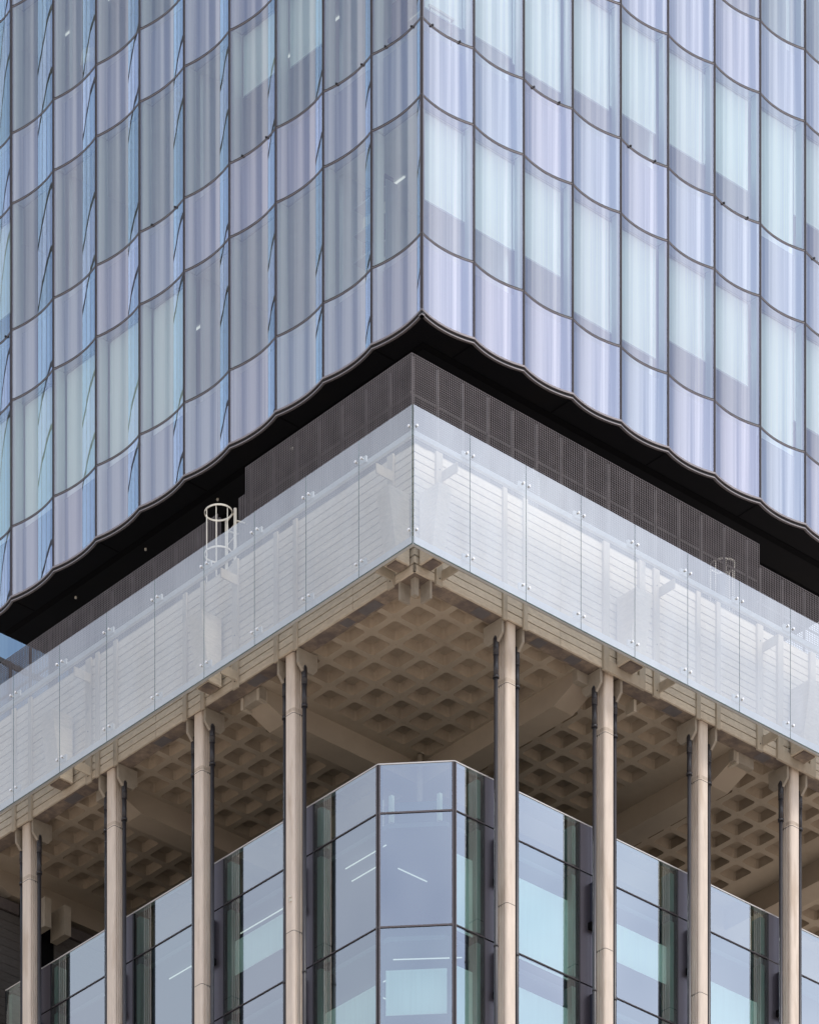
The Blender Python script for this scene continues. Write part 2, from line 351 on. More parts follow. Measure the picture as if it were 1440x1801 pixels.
# floors inside
for fl in range(4):
    za, zb = ZL[2 * fl] + .75, ZL[2 * fl + 1] - .12
    zc = ZL[2 * fl + 2] + .06
    s = MB().box(TX + .35, TX + JR[-1] - .01, TY + .35, TY + 14.05, za - .3, zb); build('floor_slab', s, M['ofloor'], tower)
    s = MB().box(TX + .33, TX + JR[-1] - .01, TY + .33, TY + 14.05, zc, zc + .12); build('ceiling', s, M['ceil'], tower)
    s = MB().box(TX + 4.2, TX + 4.35, TY + 4.2, TY + 13.9, zb, zc - .002); s.box(TX + 4.352, TX + 13.9, TY + 4.2, TY + 4.35, zb, zc - .002); build('inner_wall', s, M['owall'], tower)
    build('inner_wall', MB().box(TX + .3, TX + 13.9, TY + 13.96, TY + 14.04, zb + .002, zc - .004), M['owall'], tower); build('inner_wall', MB().box(TX + JR[-1] - .1, TX + JR[-1] - .02, TY + .3, TY + 13.9, zb + .002, zc - .005), M['owall'], tower)
    # partitions
    for j, a in enumerate(JL[2::3]): build('partition', MB().box(TX + .5, TX + 4.19, TY + a - .05, TY + a + .05, zb + .001, zc - .003), M['owall'], tower)
    for j, a in enumerate(JR[2::3]): build('partition', MB().box(TX + a - .05, TX + a + .05, TY + .5, TY + 4.19, zb + .001, zc - .003), M['owall'], tower)
LIGHTS = [(3, 5.0, 0, 1.1), (1, .65, 1, 1.0), (1, 1.2, 1, 1.0), (0, 2.1, 0, 1.0), (1, 5.4, 0, 1.0), (0, 8.1, 0, 1.0), (2, 6.2, 0, 2.3), (1, 3.2, 0, 1.0), (2, 11.3, 0, 1.2)]
for fl, a, o, L in LIGHTS:
    zc = ZL[2 * fl + 2] + .055
    if o: s = MB().box(TX + 1.0, TX + 1.0 + L, TY + a, TY + a + .03, zc - .03, zc)
    else: s = MB().box(TX + 1.5, TX + 1.53, TY + a, TY + a + L * 1.5, zc - .03, zc)
    build('ceiling_light', s, M['lamp'], tower)
# things that show behind the panes of the left face
def inside(name, mb, mat, label, cat): return tag(build(name, mb, mat), label, cat)
def zfl(fl): return ZL[2 * fl + 1] - .12
y0 = TY + JL[1]; z0 = zfl(0)
sh = thing('bookcase', (TX + .9, y0 + .7, z0), 'grey shelves with files behind the second pane left of the tower corner', 'bookcase')
for k_ in range(4):
    build('shelf', MB().box(TX + .62, TX + .95, y0 + .25, y0 + 1.2, z0 + .55 * k_ + .5, z0 + .55 * k_ + .53), M['blindbar'], sh)
    f_ = MB()
    for q in range(9):
        f_.box(TX + .66, TX + .9, y0 + .3 + .075 * q, y0 + .36 + .075 * q, z0 + .55 * k_ + .531, z0 + .55 * k_ + .75 + .08 * random.random())
    build('file_row', f_, M['panel'] if k_ % 2 else M['cream'], sh)
build('side_panel', MB().box(TX + .62, TX + .95, y0 + .22, y0 + .248, z0, z0 + 2.3), M['blindbar'], sh)
y0 = TY + JL[3] + .55; z0 = ZL[1]
va = thing('coat', (TX + .5, y0, z0), 'dark coat on a hanger behind the fourth pane left of the tower corner', 'coat')
cm = MB(); rings = [(0.35, .20, .12), (.6, .24, .13), (.95, .22, .12), (1.25, .17, .10), (1.38, .08, .07), (1.45, .05, .05)]
vs = [];
for zz_, ra, rb in rings:
    for i in range(14):
        t = 2 * math.pi * i / 14; wv = 1 + .07 * math.sin(5 * t + zz_ * 3); vs.append((TX + .55 + rb * math.cos(t) * wv, y0 + ra * math.sin(t) * wv, z0 - .1 + zz_))
cm.add(vs, [(r * 14 + i, r * 14 + (i + 1) % 14, (r + 1) * 14 + (i + 1) % 14, (r + 1) * 14 + i) for r in range(5) for i in range(14)], 0, True)
build('cloth', cm, M['panel2'], va); build('hook', MB().tube((TX + .55, y0, z0 + 1.34), (TX + .55, y0, z0 + 1.6), .012, 6), M['steel'], va)
y0 = TY + JL[8] - .55; z0 = zfl(2)
pl = thing('floor_lamp', (TX + .6, y0, z0), 'white drum lampshade behind the eighth pane left of the corner, upper floor', 'lamp')
build('lamp_shade', MB().tube((TX + .6, y0, z0 + .75), (TX + .6, y0, z0 + 1.1), .24, 20, r2=.20), M['cream'], pl)
build('stem', MB().tube((TX + .6, y0, z0 + .03), (TX + .6, y0, z0 + .75), .02, 8), M['pipe'], pl)
build('base', MB().tube((TX + .6, y0, z0 + .001), (TX + .6, y0, z0 + .03), .16, 16), M['pipe'], pl)
y0 = TY + .3; z0 = zfl(1)
dk = thing('desk', (TX + .8, y0 + .5, z0), 'white desk edge with dark chair behind the first pane left of the tower corner', 'desk')
build('desk_top', MB().box(TX + .5, TX + 1.2, y0 + .0, y0 + 1.0, z0 + .72, z0 + .76), M['cream'], dk)
for (i, j) in ((.05, .05), (.65, .05), (.05, .95), (.65, .95)): build('leg', MB().tube((TX + .5 + i, y0 + j, z0), (TX + .5 + i, y0 + j, z0 + .72), .02, 6), M['pipe'], dk)
ch = thing('office_chair', (TX + .7, y0 + .75, z0), 'dark office chair back behind the first pane left of the tower corner', 'chair')
build('backrest', MB().box(TX + .42, TX + .46, y0 + .6, y0 + 1.02, z0 + .5, z0 + 1.25), M['panel2'], ch)
build('seat', MB().box(TX + .3, TX + .47, y0 + .6, y0 + 1.02, z0 + .42, z0 + .48), M['panel2'], ch)
build('stem', MB().tube((TX + .4, y0 + .8, z0), (TX + .4, y0 + .8, z0 + .42), .03, 8), M['pipe'], ch)

# ================================================================== CONCRETE PODIUM
WX, WY = -.08, .12           # outer faces of the boarded parapets
ZB, ZT = 59.46, 61.95
HALF = 15.1
NR = 16; BH = (ZT - ZB) / NR
def build_parapet(face, cuts, singles, label):
    """boarded concrete parapet: core, boards between the upright ribs, ribs, corbel plates"""
    A = thing('concrete_parapet', (WX, 7, ZB) if face == 'L' else (7, WY, ZB), label, 'parapet')
    def bx(a0, a1, d0, d1, z0, z1, mb=None, mi=0, bottom=None):      # d = outwards
        mb = mb or MB()
        if face == 'L': mb.box(WX - d1, WX - d0, a0, a1, z0, z1, mi, bottom)
        else: mb.box(a0, a1, WY - d1, WY - d0, z0, z1, mi, bottom)
        return mb
    start = WY if face == 'L' else WX
    core = bx(start + (.03 if face == 'L' else .385), 15, -.38, -.045, ZB + .002, ZT - .01, bottom=1)
    build('wall_core', core, [M['boardcore'], M['under']], A)
    cs = [start] + cuts + [15.0]
    for i in range(len(cs) - 1):
        a0, a1 = cs[i] + (.004 if i else 0), cs[i + 1] - .004
        if a1 - a0 < .05: continue
        me = {}
        for r in range(NR):
            z0 = ZB + r * BH
            mb = bx(a0, a1, -.044, random.uniform(-.004, .002) if i or r else 0, z0 + (0 if r == 0 else .011), z0 + BH - .011)
            build('board', mb, M['board'], A)
    # coping
    build('coping', bx(start + .02, 15, -.40, -.02, ZT - .008, ZT + .03), M['fin'], A)
    return A, bx
# upright ribs (paired at each column) and bracket posts
FL = [3.56, 4.14, 6.39, 6.94, 9.16, 9.75, 11.98, 12.54, 14.80]; BL = [.766, 5.37, 10.03]
FR = [2.361, 2.931, 5.72, 7.915, 8.509, 13.45]; BR = [.552, 6.673, 9.762]; UR = [(5.188, 6.274), (10.353, 11.405)]
parL, bxL = build_parapet('L', sorted(FL + BL + [1.9, 7.9]), [], 'board marked concrete parapet with ribs on the shaded left side of the corner')
parR, bxR = build_parapet('R', sorted([2.361, 2.931, 7.915, 8.509, 13.45, .552, 6.673, 9.762, 5.188, 6.274, 10.353, 11.405, 3.95]), [], 'board marked concrete parapet with ribs on the lit right side of the corner')
for bx, A, F, B in ((bxL, parL, FL, BL), (bxR, parR, [f for f in FR if f != 5.72], BR)):
    for a in F: build('rib', bx(a - .055, a + .055, .003, .045, ZB - .065, ZT + .06), M['fin'], A)
    for a in B:
        p = bx(a - .085, a + .085, .003, .05, ZB - .075, ZT + .05)
        for q in (.06, 1.0, 2.2):
            if bx is bxL: p.tube((WX - .05, a, ZB + q), (WX - .056, a, ZB + q), .014, 8, 1)
            else: p.tube((a, WY - .05, ZB + q), (a, WY - .056, ZB + q), .014, 8, 1)
        build('bracket_post', p, [M['fin'], M['gasket']], A)
for a0, a1 in UR:
    u = bxR(a0 - .06, a0 + .10, .003, .06, ZB - .06, ZT + .05)
    bxR(a1 - .12, a1 + .05, .0035, .0605, ZB - .062, ZT + .05, u); bxR(a0 + .101, a1 - .121, .003, .0595, ZB - .06, ZB + .17, u)
    build('u_frame', u, M['fin'], parR)
CORNER = [(.06, .26, .11, .11, .34), (-.05, .56, .27, .05, .36), (.36, .14, .05, .27, .36)]
# corbel plates under the wall on both sides of every column
def plate(face, a, parent):
    prof = [(0, 0), (0, -.28), (.13, -.42), (.40, -.42), (.52, -.30), (.52, 0)]
    mb = MB()
    if face == 'R': mb.ext(prof, lambda p, q, t: (t, WY + .03 + p, ZB - .006 + q), a - .03, a + .03)
    else: mb.ext(prof[::-1], lambda p, q, t: (WX + .03 + p, t, ZB - .006 + q), a - .03, a + .03)
    build('corbel_plate', mb, M['plate'], parent)
for a in FL[:-1]: plate('L', a, parL)
for a in (2.361, 2.931, 5.14, 5.72, 7.915, 8.509, 10.69, 11.26): plate('R', a, parR)
for (xa, ya, wx, wy, zh) in CORNER: build('hanger_plate', MB().box(xa, xa + wx, ya, ya + wy, ZB - zh, ZB - .002), M['plate'], parL)
for a in (5.12, 5.60, 9.8): build('hanger_plate', bxL(a, a + .07, -.62, -.385, ZB - .25, ZB - .01), M['fin'], parL)
for a in (6.45, 9.5): build('hanger_plate', bxR(a, a + .07, -.62, -.385, ZB - .25, ZB - .01), M['fin'], parR)
# dark repair patches under the beam
for a, l in ((1.35, .5), (4.75, .42), (7.75, .35), (10.6, .4), (2.15, .25)): build('repair_patch', bxL(a, a + l, -.33, -.09, ZB - .003, ZB + .001), M['patch'], parL)
for a, l in ((1.75, .35), (4.35, .3), (7.2, .38), (9.95, .3), (3.4, .28)): build('repair_patch', bxR(a, a + l, -.33, -.09, ZB - .003, ZB + .001), M['patch'], parR)
# tapered rainwater hoppers hung on the parapets
def hopper(face, a0, a1, label, top=1.5):
    o = thing('concrete_hopper', (WX, (a0 + a1) / 2, ZB) if face == 'L' else ((a0 + a1) / 2, WY, ZB), label, 'hopper', 'concrete rainwater hoppers on the parapets')
    prof = [(.062, .12), (.40, .12), (.43, .36), (.60, top - .12), (.60, top), (.062, top)]
    def fn(p, q, t): return (WX - p, t, ZB + q) if face == 'L' else (t, WY - p, ZB + q)
    mb = MB(); mb.ext(prof if face == 'L' else prof[::-1], fn, a0, a1)
    build('hopper_body', mb, M['board'], o)
    build('spout_lip', MB().ext([(.08, .09), (.38, .09), (.39, .118), (.07, .118)] if face == 'L' else [(.07, .118), (.39, .118), (.38, .09), (.08, .09)], fn, a0 + .05, a1 - .05), M['under'], o)
hopper('L', .20, .55, 'concrete hopper just left of the parapet corner')
hopper('L', 5.76, 6.16, 'concrete hopper on the left parapet between the nearest two left columns')
hopper('L', 10.52, 10.92, 'concrete hopper on the left parapet beside the leftmost column')
hopper('R', .0, .33, 'concrete hopper just right of the parapet corner')
hopper('R', 5.50, 5.95, 'streaked concrete hopper over the U frame above the second right column')
hopper('R', 10.67, 11.12, 'concrete hopper over the U frame above the rightmost column')

# ---- waffle slab, beams
pod = thing('waffle_slab', (5, 5, 58.9), 'brown waffle slab ceiling with deep beams carried by the fluted columns', 'slab')
ZC = 59.50; OP = .262; TP = .17; DP = .145
XF = [(.30, 4.85), (5.40, 9.45), (10.0, 14.1), (14.65, 19.9)]; YF = [(.50, 5.14), (5.68, 9.74), (10.28, 14.1)]
def coffer_mesh(px_, py_):
    hx, hy = px_ / 2, py_ / 2; mb = MB()
    r = .045
    def ring(h, rr, z):
        pts = []
        for sx, sy in ((1, 1), (-1, 1), (-1, -1), (1, -1)):
            a = (sx * (h - rr), sy * h); b = (sx * h, sy * (h - rr))
            pts += ([b, a] if sx * sy > 0 else [a, b])
        return [(x, y, z) for x, y in pts]
    outer = [(hx, hy - .01, 0), (hx - .01, hy, 0), (-hx + .01, hy, 0), (-hx, hy - .01, 0), (-hx, -hy + .01, 0), (-hx + .01, -hy, 0), (hx - .01, -hy, 0), (hx, -hy + .01, 0)]
    A = outer; B = ring(OP, r, 0); B2 = ring(OP - .008, r, .012); C_ = ring(TP + .015, r * .8, DP - .03); D_ = ring(TP, r * .7, DP)
    vs = A + B + B2 + C_ + D_
    fs = []
    for k_ in range(4):
        o = 8 * k_
        for i in range(8): fs.append((o + i, o + 8 + i, o + 8 + (i + 1) % 8, o + (i + 1) % 8))
    mb.add(vs, fs[:8], 0); o = len(mb.v) - len(vs)
    mb.f += [tuple(i + o for i in f) for f in fs[8:]] + [tuple(o + 32 + i for i in range(8))]
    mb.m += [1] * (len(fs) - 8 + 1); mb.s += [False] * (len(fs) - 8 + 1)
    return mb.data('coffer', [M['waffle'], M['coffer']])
PXs, PYs = .682, .663
cof = coffer_mesh(PXs, PYs)
x_starts = [.42, 5.78, 10.4, 15.05]; y_starts = [.60, 6.05, 10.66]
for i, (xa, xb) in enumerate(XF):
    for j, (ya, yb) in enumerate(YF):
        if i + j > 2 and not (i == 3 and j == 0): continue
        nx = int((xb - (x_starts[i] - PXs / 2)) / PXs + .05); ny = int((yb - (y_starts[j] - PYs / 2)) / PYs + .05)
        xs0, xs1 = x_starts[i] - PXs / 2, x_starts[i] - PXs / 2 + nx * PXs
        ys0, ys1 = y_starts[j] - PYs / 2, y_starts[j] - PYs / 2 + ny * PYs
        if i == 0: nx0 = 0
        for a in range(nx):
            for b in range(ny):
                if j == 2 and b > 4: continue
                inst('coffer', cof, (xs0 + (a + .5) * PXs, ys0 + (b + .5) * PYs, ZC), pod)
        # flat margins between the coffers and the beams
        mg = MB()
        if i == 2: pass
        if j == 2: ys1 = ys0 + 5 * PYs
        if xs0 > xa + .02: mg.box(xa, xs0 - .001, ya, yb, ZC + .001, ZC + .05)
        if xb > xs1 + .005: mg.box(xs1 + .001, xb, ya, yb, ZC + .001, ZC + .05)
        if ys0 > ya + .005: mg.box(max(xa, xs0), min(xb, xs1), ya, ys0 - .001, ZC + .001, ZC + .05)
        if yb > ys1 + .005: mg.box(max(xa, xs0), min(xb, xs1), ys1 + .001, yb, ZC + .001, ZC + .05)
        if mg.v: build('slab_margin', mg, M['waffle'], pod)
build('slab_top', MB().box(.3, 20, .5, 14.1, ZC + .32, ZC + .6), M['beam'], pod)
build('roof_deck', MB().box(.31, 20, .51, 14.6, 61.2, 61.4), M['panel2'], pod)
for ya, yb in ((5.14, 5.68), (9.74, 10.28), (14.1, 14.7)):
    build('beam', MB().ext([(.50, ZC + .30), (20, ZC + .30), (20, ZC - .46), (1.1, ZC - .46), (.50, ZC - .24)], lambda p, q, t: (p, t, q), ya, yb), M['beam'], pod); build('beam_cap', MB().box(.33, .498, ya - .03, yb + .03, ZC - .25, ZC + .02), M['plate'], pod)
for xa, xb in ((4.85, 5.40), (9.45, 10.0), (14.1, 14.65)):
    for ya, yb in YF:
        if ya < 1: build('beam', MB().ext([(ya + .15, ZC + .30), (yb - .002, ZC + .30), (yb - .002, ZC - .465), (ya + .72, ZC - .465), (ya + .15, ZC - .24), (ya + .15, ZC + .0)], lambda p, q, t: (t, p, q), xa, xb), M['beam'], pod); build('beam_cap', MB().box(xa - .03, xb + .03, ya + .01, ya + .148, ZC - .25, ZC + .02), M['plate'], pod)
        else: build('beam', MB().box(xa, xb, ya + .002, yb - .002, ZC - .465, ZC + .30), M['beam'], pod)
for x, y in ((4.62, 4.92),): build('ceiling_pipe', MB().tube((x, y, ZC - 3), (x, y, ZC + .2), .06, 12).tube((x, y, ZC + .0), (x, y, ZC + .05), .10, 12), M['fin'], pod)

# ---- columns
def column_profile(face):
    pts = []
    W, D = .135, .14
    # drawn for the right face: front is -y, sides +-x; small flutes on the sides
    front = [(-W + .055, -D), (W - .055, -D)]
    rc = [(W - .03, -D + .008), (W - .01, -D + .026), (W, -D + .05)]
    pts += front + rc
    y = -D + .062
    for i in range(4):
        pts += [(W, y), (W - .024, y + .004), (W - .024, y + .018), (W, y + .022)]; y += .050
    pts += [(W, D), (-W, D)]
    left = []
    y = -D + .062
    for i in range(4):
        left += [(-W, y), (-W + .024, y + .004), (-W + .024, y + .018), (-W, y + .022)]; y += .050
    pts += left[::-1] + [(-W, -D + .05), (-W + .01, -D + .026), (-W + .03, -D + .008)]
    if face == 'L': pts = [(y_, -x_) for x_, y_ in pts]   # front turns to -x
    return pts
SEG = [(44.0, 49.3), (49.3, 53.867), (53.867, 58.25), (58.25, ZB + .045)]
shaft = {}
for face in 'LR':
    pr = column_profile(face)
    for i, (a, b) in enumerate(SEG): shaft[face, i] = MB().prism(pr, .006, b - a - .006).data('shaft', M['column'])
def drainpipe(parent, x, y, face):
    p = inst('drainpipe', pipe_me, (x, y, 44), parent)
    for i, (z, r, h) in enumerate(((58.90, .058, .045), (58.80, .058, .03), (58.35, .064, .05), (53.0, .05, .04), (48.2, .05, .04))):
        build('collar', MB().tube((x, y, z - h / 2), (x, y, z + h / 2), r, 12), M['pipe'], p)
pipe_me = MB().tube((0, 0, 0), (0, 0, 14.35), .042, 12).tube((0, 0, 14.35), (0, 0, 14.78), .050, 12).tube((0, 0, 14.78), (0, 0, 15.12), .057, 12).tube((0, 0, 15.12), (0, 0, 15.17), .057, 12, r2=.03).data('drainpipe', M['pipe'])
CL = [3.85, 6.66, 9.455, 12.27]; CR = [2.646, 5.425, 8.20, 10.97]
labs = {('L', 0): 'fluted concrete column nearest to the corner on the left side', ('L', 1): 'fluted concrete column second from the corner on the left side',
        ('L', 2): 'fluted concrete column third from the corner on the left side', ('L', 3): 'fluted concrete column at the far left of the row, before the dark end wall',
        ('R', 0): 'sunlit fluted concrete column nearest to the corner on the right side', ('R', 1): 'sunlit fluted concrete column under the U frame with the streaked hopper',
        ('R', 2): 'sunlit fluted concrete column third from the corner on the right side', ('R', 3): 'sunlit fluted concrete column at the far right of the row'}
for face, C_ in (('L', CL), ('R', CR)):
    for i, a in enumerate(C_):
        x, y = (WX + .21, a) if face == 'L' else (a, WY + .21)
        o = thing('concrete_column', (x, y, 44), labs[face, i], 'column', 'fluted columns under the parapet')
        for j, (za, zb) in enumerate(SEG): inst('shaft', shaft[face, j], (x, y, za), o)
        pr = [(x + p * .985, y + q * .985) for p, q in column_profile(face)]
        build('joint', MB().prism(pr, SEG[2][0] - .02, SEG[2][0] + .02).prism(pr, SEG[3][0] - .02, SEG[3][0] + .02), M['boardcore'], o)
        pr = [(x + p * 1.004, y + q * 1.004) for p, q in column_profile(face)]
        build('weather_ring', MB().prism(pr, SEG[3][0] + .03, SEG[3][0] + .10), M['stain'], o)
        for s_ in (-1, 1):
            if face == 'L': drainpipe(o, x + .01, y + s_ * .29, face)
            else: drainpipe(o, x + s_ * .29, y + .01, face)
tag(build('fixing_lug', MB().tube((WX + .21 - .145, 3.80, 54.55), (WX + .21 - .19, 3.80, 54.55), .022, 8).box(WX + .21 - .156, WX + .21 - .141, 3.77, 3.83, 54.46, 54.52), M['cream']), 'tiny cream fixing on the front of the column left of the corner pane', 'fixing')

# ---- dark end wall at the far left under the slab
ew = thing('end_wall', (3, 14.1, 50), 'dark boarded concrete end wall in shade beyond the leftmost column', 'wall')
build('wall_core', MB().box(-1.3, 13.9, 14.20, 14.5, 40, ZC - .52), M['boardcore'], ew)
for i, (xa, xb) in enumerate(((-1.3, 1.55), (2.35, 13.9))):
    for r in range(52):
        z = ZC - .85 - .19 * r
        build('board', MB().box(xa, xb, 14.15, 14.198, z - .182, z), M['shadeboard'], ew)
build('vent_grille', MB().box(-.5, 1.3, 14.10, 14.16, ZC - .83, ZC - .60), M['mesh'], ew); build('vent_grille', MB().box(2.4, 5.3, 14.10, 14.16, ZC - .83, ZC - .60), M['mesh'], ew)
build('dark_opening', MB().box(1.56, 2.34, 14.18, 14.199, 50, ZC - .53), M['recess'], ew)
for xa in (1.62, 2.18): build('hanger_plate', MB().box(xa, xa + .18, 13.6, 14.09, ZC - 1.15, ZC - .51), M['fin'], ew)
build('hopper', MB().ext([(0, 0), (.25, 0), (.55, 1.5), (0, 1.7)], lambda p, q, t: (t, 14.14 - p, ZC - 3.6 + q), -.4, .35), M['board'], ew)

# ================================================================== GLAZED OFFICES UNDER THE SLAB
GX_, GY_ = .54, .755
CH = 1.075
ZG = [56.60, 55.61, 53.34, 51.07, 48.8]
off = thing('glazed_office', (7, 7, 48), 'set-back blue glazed office storeys with chamfered corner below the waffle ceiling', 'office building')
def gp(face, a, d, z): return (GX_ - d, a, z) if face == 'L' else (a, GY_ - d, z)
def gbox(face, a0, a1, d0, d1, z0, z1, mi=0, mb=None):
    mb = mb or MB()
    if face == 'L': mb.box(GX_ - d1, GX_ - d0, a0, a1, z0, z1, mi)
    else: mb.box(a0, a1, GY_ - d1, GY_ - d0, z0, z1, mi)
    return mb
# metal strips (solid) behind each column, glass between
ML_ = [(3.72, 4.50), (6.46, 7.25), (9.34, 10.1), (12.07, 12.85)]
MR_ = [(2.43, 3.10), (5.12, 5.85), (7.99, 8.70), (10.73, 11.45)]
bays = {}
c0L = GY_ + CH; c0R = GX_ + CH
bays['L'] = [(c0L, 3.72), (4.50, 6.46), (7.25, 9.34), (10.1, 12.07), (12.85, 13.62)]
bays['R'] = [(c0R, 2.43), (3.10, 5.12), (5.85, 7.99), (8.70, 10.73), (11.45, 13.6)]
for face in 'LR':
    for b, (a0, a1) in enumerate(bays[face]):
        for r in range(4):
            z1, z0 = ZG[r] - .02, ZG[r + 1] + .03
            mb = gbox(face, a0 + .02, a1 - .02, -.012, 0, z0, z1, 1)
            # front pane is the thin box's outer face
            mb.m = [0 if (face == 'L' and k_ == 5) or (face == 'R' and k_ == 2) else 1 for k_ in range(6)]
            mb2 = MB()
            if face == 'L': mb2.add([(GX_, a0 + .02, z0), (GX_, a1 - .02, z0), (GX_, a1 - .02, z1), (GX_, a0 + .02, z1)], [(3, 2, 1, 0)])
            else: mb2.add([(a0 + .02, GY_, z0), (a1 - .02, GY_, z0), (a1 - .02, GY_, z1), (a0 + .02, GY_, z1)], [(0, 1, 2, 3)])
            build('glass_pane', mb2, M['oglass'], off)
            t = gbox(face, a0, a1, -.05, .006, z0 - .036, z0 - .004); gbox(face, a0, a1, .0062, .012, z0 - .026, z0 - .014, 1, t)
            build('transom', t, [M['gasket'], M['mullion']], off)
        for a in (a0, a1):
            build('mullion', gbox(face, a - .02, a + .02, -.12, .004, 48.8, ZG[0] - .021), M['gasket'], off)
        # bright top capping
    for (a0, a1) in (ML_ if face == 'L' else MR_):
        for r in range(4):
            z1, z0 = ZG[r] - .02, ZG[r + 1] + .012
            w_ = a1 - a0
            build('metal_panel', gbox(face, a0 + .024, a0 + .30, -.03, .006, z0, z1), M['panel'], off)
            build('metal_panel', gbox(face, a0 + .304, a1 - .024, -.03, .010, z0, z1), M['panel'], off)
            if r: 
                hb = gbox(face, a0 + .30, a1 - .10, .0105, .13, z1 - .98, z1 - .16)
                build('vent_cowl', hb, M['panel2'], off)
                build('vent_mouth', gbox(face, a0 + .24, a1 - .12, .0102, .10, z1 - 1.12, z1 - .985), M['recess'], off)
    s = gbox(face, c0L if face == 'L' else c0R, 13.62, -.10, .012, ZG[0] - .019, ZG[0] + .004)
    build('capping', s, M['trim'], off)
# chamfered corner panes
P0 = (GX_, c0L); P1 = (c0R, GY_)
for r in range(4):
    z1, z0 = ZG[r] - .02, ZG[r + 1] + .03
    ex_, ey_ = (P1[0] - P0[0]), (P1[1] - P0[1])
    a = (P0[0] + ex_ * .02, P0[1] + ey_ * .02); b = (P0[0] + ex_ * .98, P0[1] + ey_ * .98)
    build('corner_pane', MB().add([(a[0], a[1], z0), (b[0], b[1], z0), (b[0], b[1], z1), (a[0], a[1], z1)], [(0, 1, 2, 3)]), M['oglass'], off)
    n_ = .0085
    build('transom', MB().prism([(P0[0] - n_, P0[1] - n_), (P1[0] - n_, P1[1] - n_), (P1[0] + .03, P1[1] + .03), (P0[0] + .03, P0[1] + .03)], z0 - .036, z0 - .004), M['mullion'], off)
build('capping', MB().prism([(P0[0] - .01, P0[1] - .01), (P1[0] - .01, P1[1] - .01), (P1[0] + .08, P1[1] + .08), (P0[0] + .08, P0[1] + .08)], ZG[0] - .019, ZG[0] + .0045), M['trim'], off)
for p, q in ((P0, (.0, 1)), (P1, (1, .0))):
    for d in (-.024, .024):
        if p is P0: x, y = (p[0] - .004 + (.02 if d < 0 else 0), p[1] + d)
        else: x, y = (p[0] + d, p[1] - .004 + (.02 if d < 0 else 0))
        build('corner_mullion', MB().prism([(x - .016, y - .016), (x + .016, y - .016), (x + .016, y + .016), (x - .016, y + .016)], 48.8, ZG[0] - .021), M['mullion'], off)
# inside: slabs, dark back wall, ceilings, blinds
ins = lambda d: [(GX_ + d, 13.6), (GX_ + d, c0L + d * .41), (c0R + d * .41, GY_ + d), (13.6, GY_ + d), (13.6, 13.6)]
for r in (1, 2, 3):
    z = ZG[r]
    build('floor_slab', MB().prism(ins(.16), z - .55, z - .30), M['dwall'], off) if r == 9 else None
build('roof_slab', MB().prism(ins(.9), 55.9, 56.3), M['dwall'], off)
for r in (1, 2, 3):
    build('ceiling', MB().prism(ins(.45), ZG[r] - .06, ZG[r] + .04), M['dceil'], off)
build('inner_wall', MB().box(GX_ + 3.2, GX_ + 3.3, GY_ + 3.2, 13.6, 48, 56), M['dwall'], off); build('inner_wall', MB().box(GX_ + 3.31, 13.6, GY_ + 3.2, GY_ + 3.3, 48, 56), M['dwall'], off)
OB = {('R', 0): [(1, .72, 2.25), (2, .68, 2.2)], ('R', 1): [(1, .62, 2.24), (2, .55, 2.2)], ('R', 2): [(1, .62, 1.40), (2, .9, 2.2)], ('R', 3): [(1, .90, 2.2), (2, .5, 2.2)], ('R', 4): [(1, .9, 2.2)],
      ('L', 0): [(2, 1.0, 1.75)], ('L', 1): [(1, .75, 1.45), (2, 1.2, 2.0)], ('L', 2): [(2, .8, 1.7)], ('L', 3): [(2, .3, 1.2)], ('L', 4): [(1, .4, 2.2)]}
for (face, b), L in OB.items():
    a0, a1 = bays[face][b]
    for r, t0, t1 in L: build('blind', gbox(face, a0 + .03, a1 - .16, -.17, -.16, ZG[r] - t1, ZG[r] - t0), M['blind'], off)
nx_ = .7071; D_ = .15
a = (P0[0] + ex_ * .10 + nx_ * D_, P0[1] + ey_ * .10 + nx_ * D_); b = (P0[0] + ex_ * .90 + nx_ * D_, P0[1] + ey_ * .90 + nx_ * D_)
build('blind', MB().prism([a, b, (b[0] + .01, b[1] + .01), (a[0] + .01, a[1] + .01)], ZG[2] - 1.68, ZG[2] - .78), M['blind'], off)
# pale reveals that show beside the frames
for face in 'LR':
    for b_, (a0, a1) in enumerate(bays[face]):
        for r in range(4):
            build('reveal', gbox(face, a1 - .16 if True else a0, a1 - .05, -.30, -.05, ZG[r + 1] + .10, ZG[r] - .12), M['oreveal'], off)
            if r == 0: build('upstand_post', gbox(face, a0 + .42, a0 + .50, -.55, -.47, ZG[1] + .02, ZG[0] - .35), M['cream'], off)
for t in (.17, .80): 
    x, y = P0[0] + ex_ * t + .3, P0[1] + ey_ * t + .3
    build('upstand_post', MB().box(x - .04, x + .04, y - .04, y + .04, ZG[1] + .03, ZG[0] - .42), M['cream'], off)
for (x0, y0, x1, y1, z) in ((1.3, 2.2, 2.3, 1.25, 53.1), (1.9, 2.9, 1.9, 4.6, 53.2), (1.9, 3.6, 3.1, 3.6, 53.2), (1.4, 5.0, 1.4, 7.0, 55.5), (1.9, 4.7, 1.9, 5.6, 53.2), (1.5, 7.5, 1.5, 9.3, 55.5), (1.75, 3.0, 1.75, 3.9, 55.5), (1.3, 2.4, 1.3, 3.6, 55.48), (2.1, 2.9, 2.9, 2.9, 55.48)):
    build('ceiling_light', MB().tube((x0, y0, z), (x1, y1, z), .013, 6), M['lamp'], off)

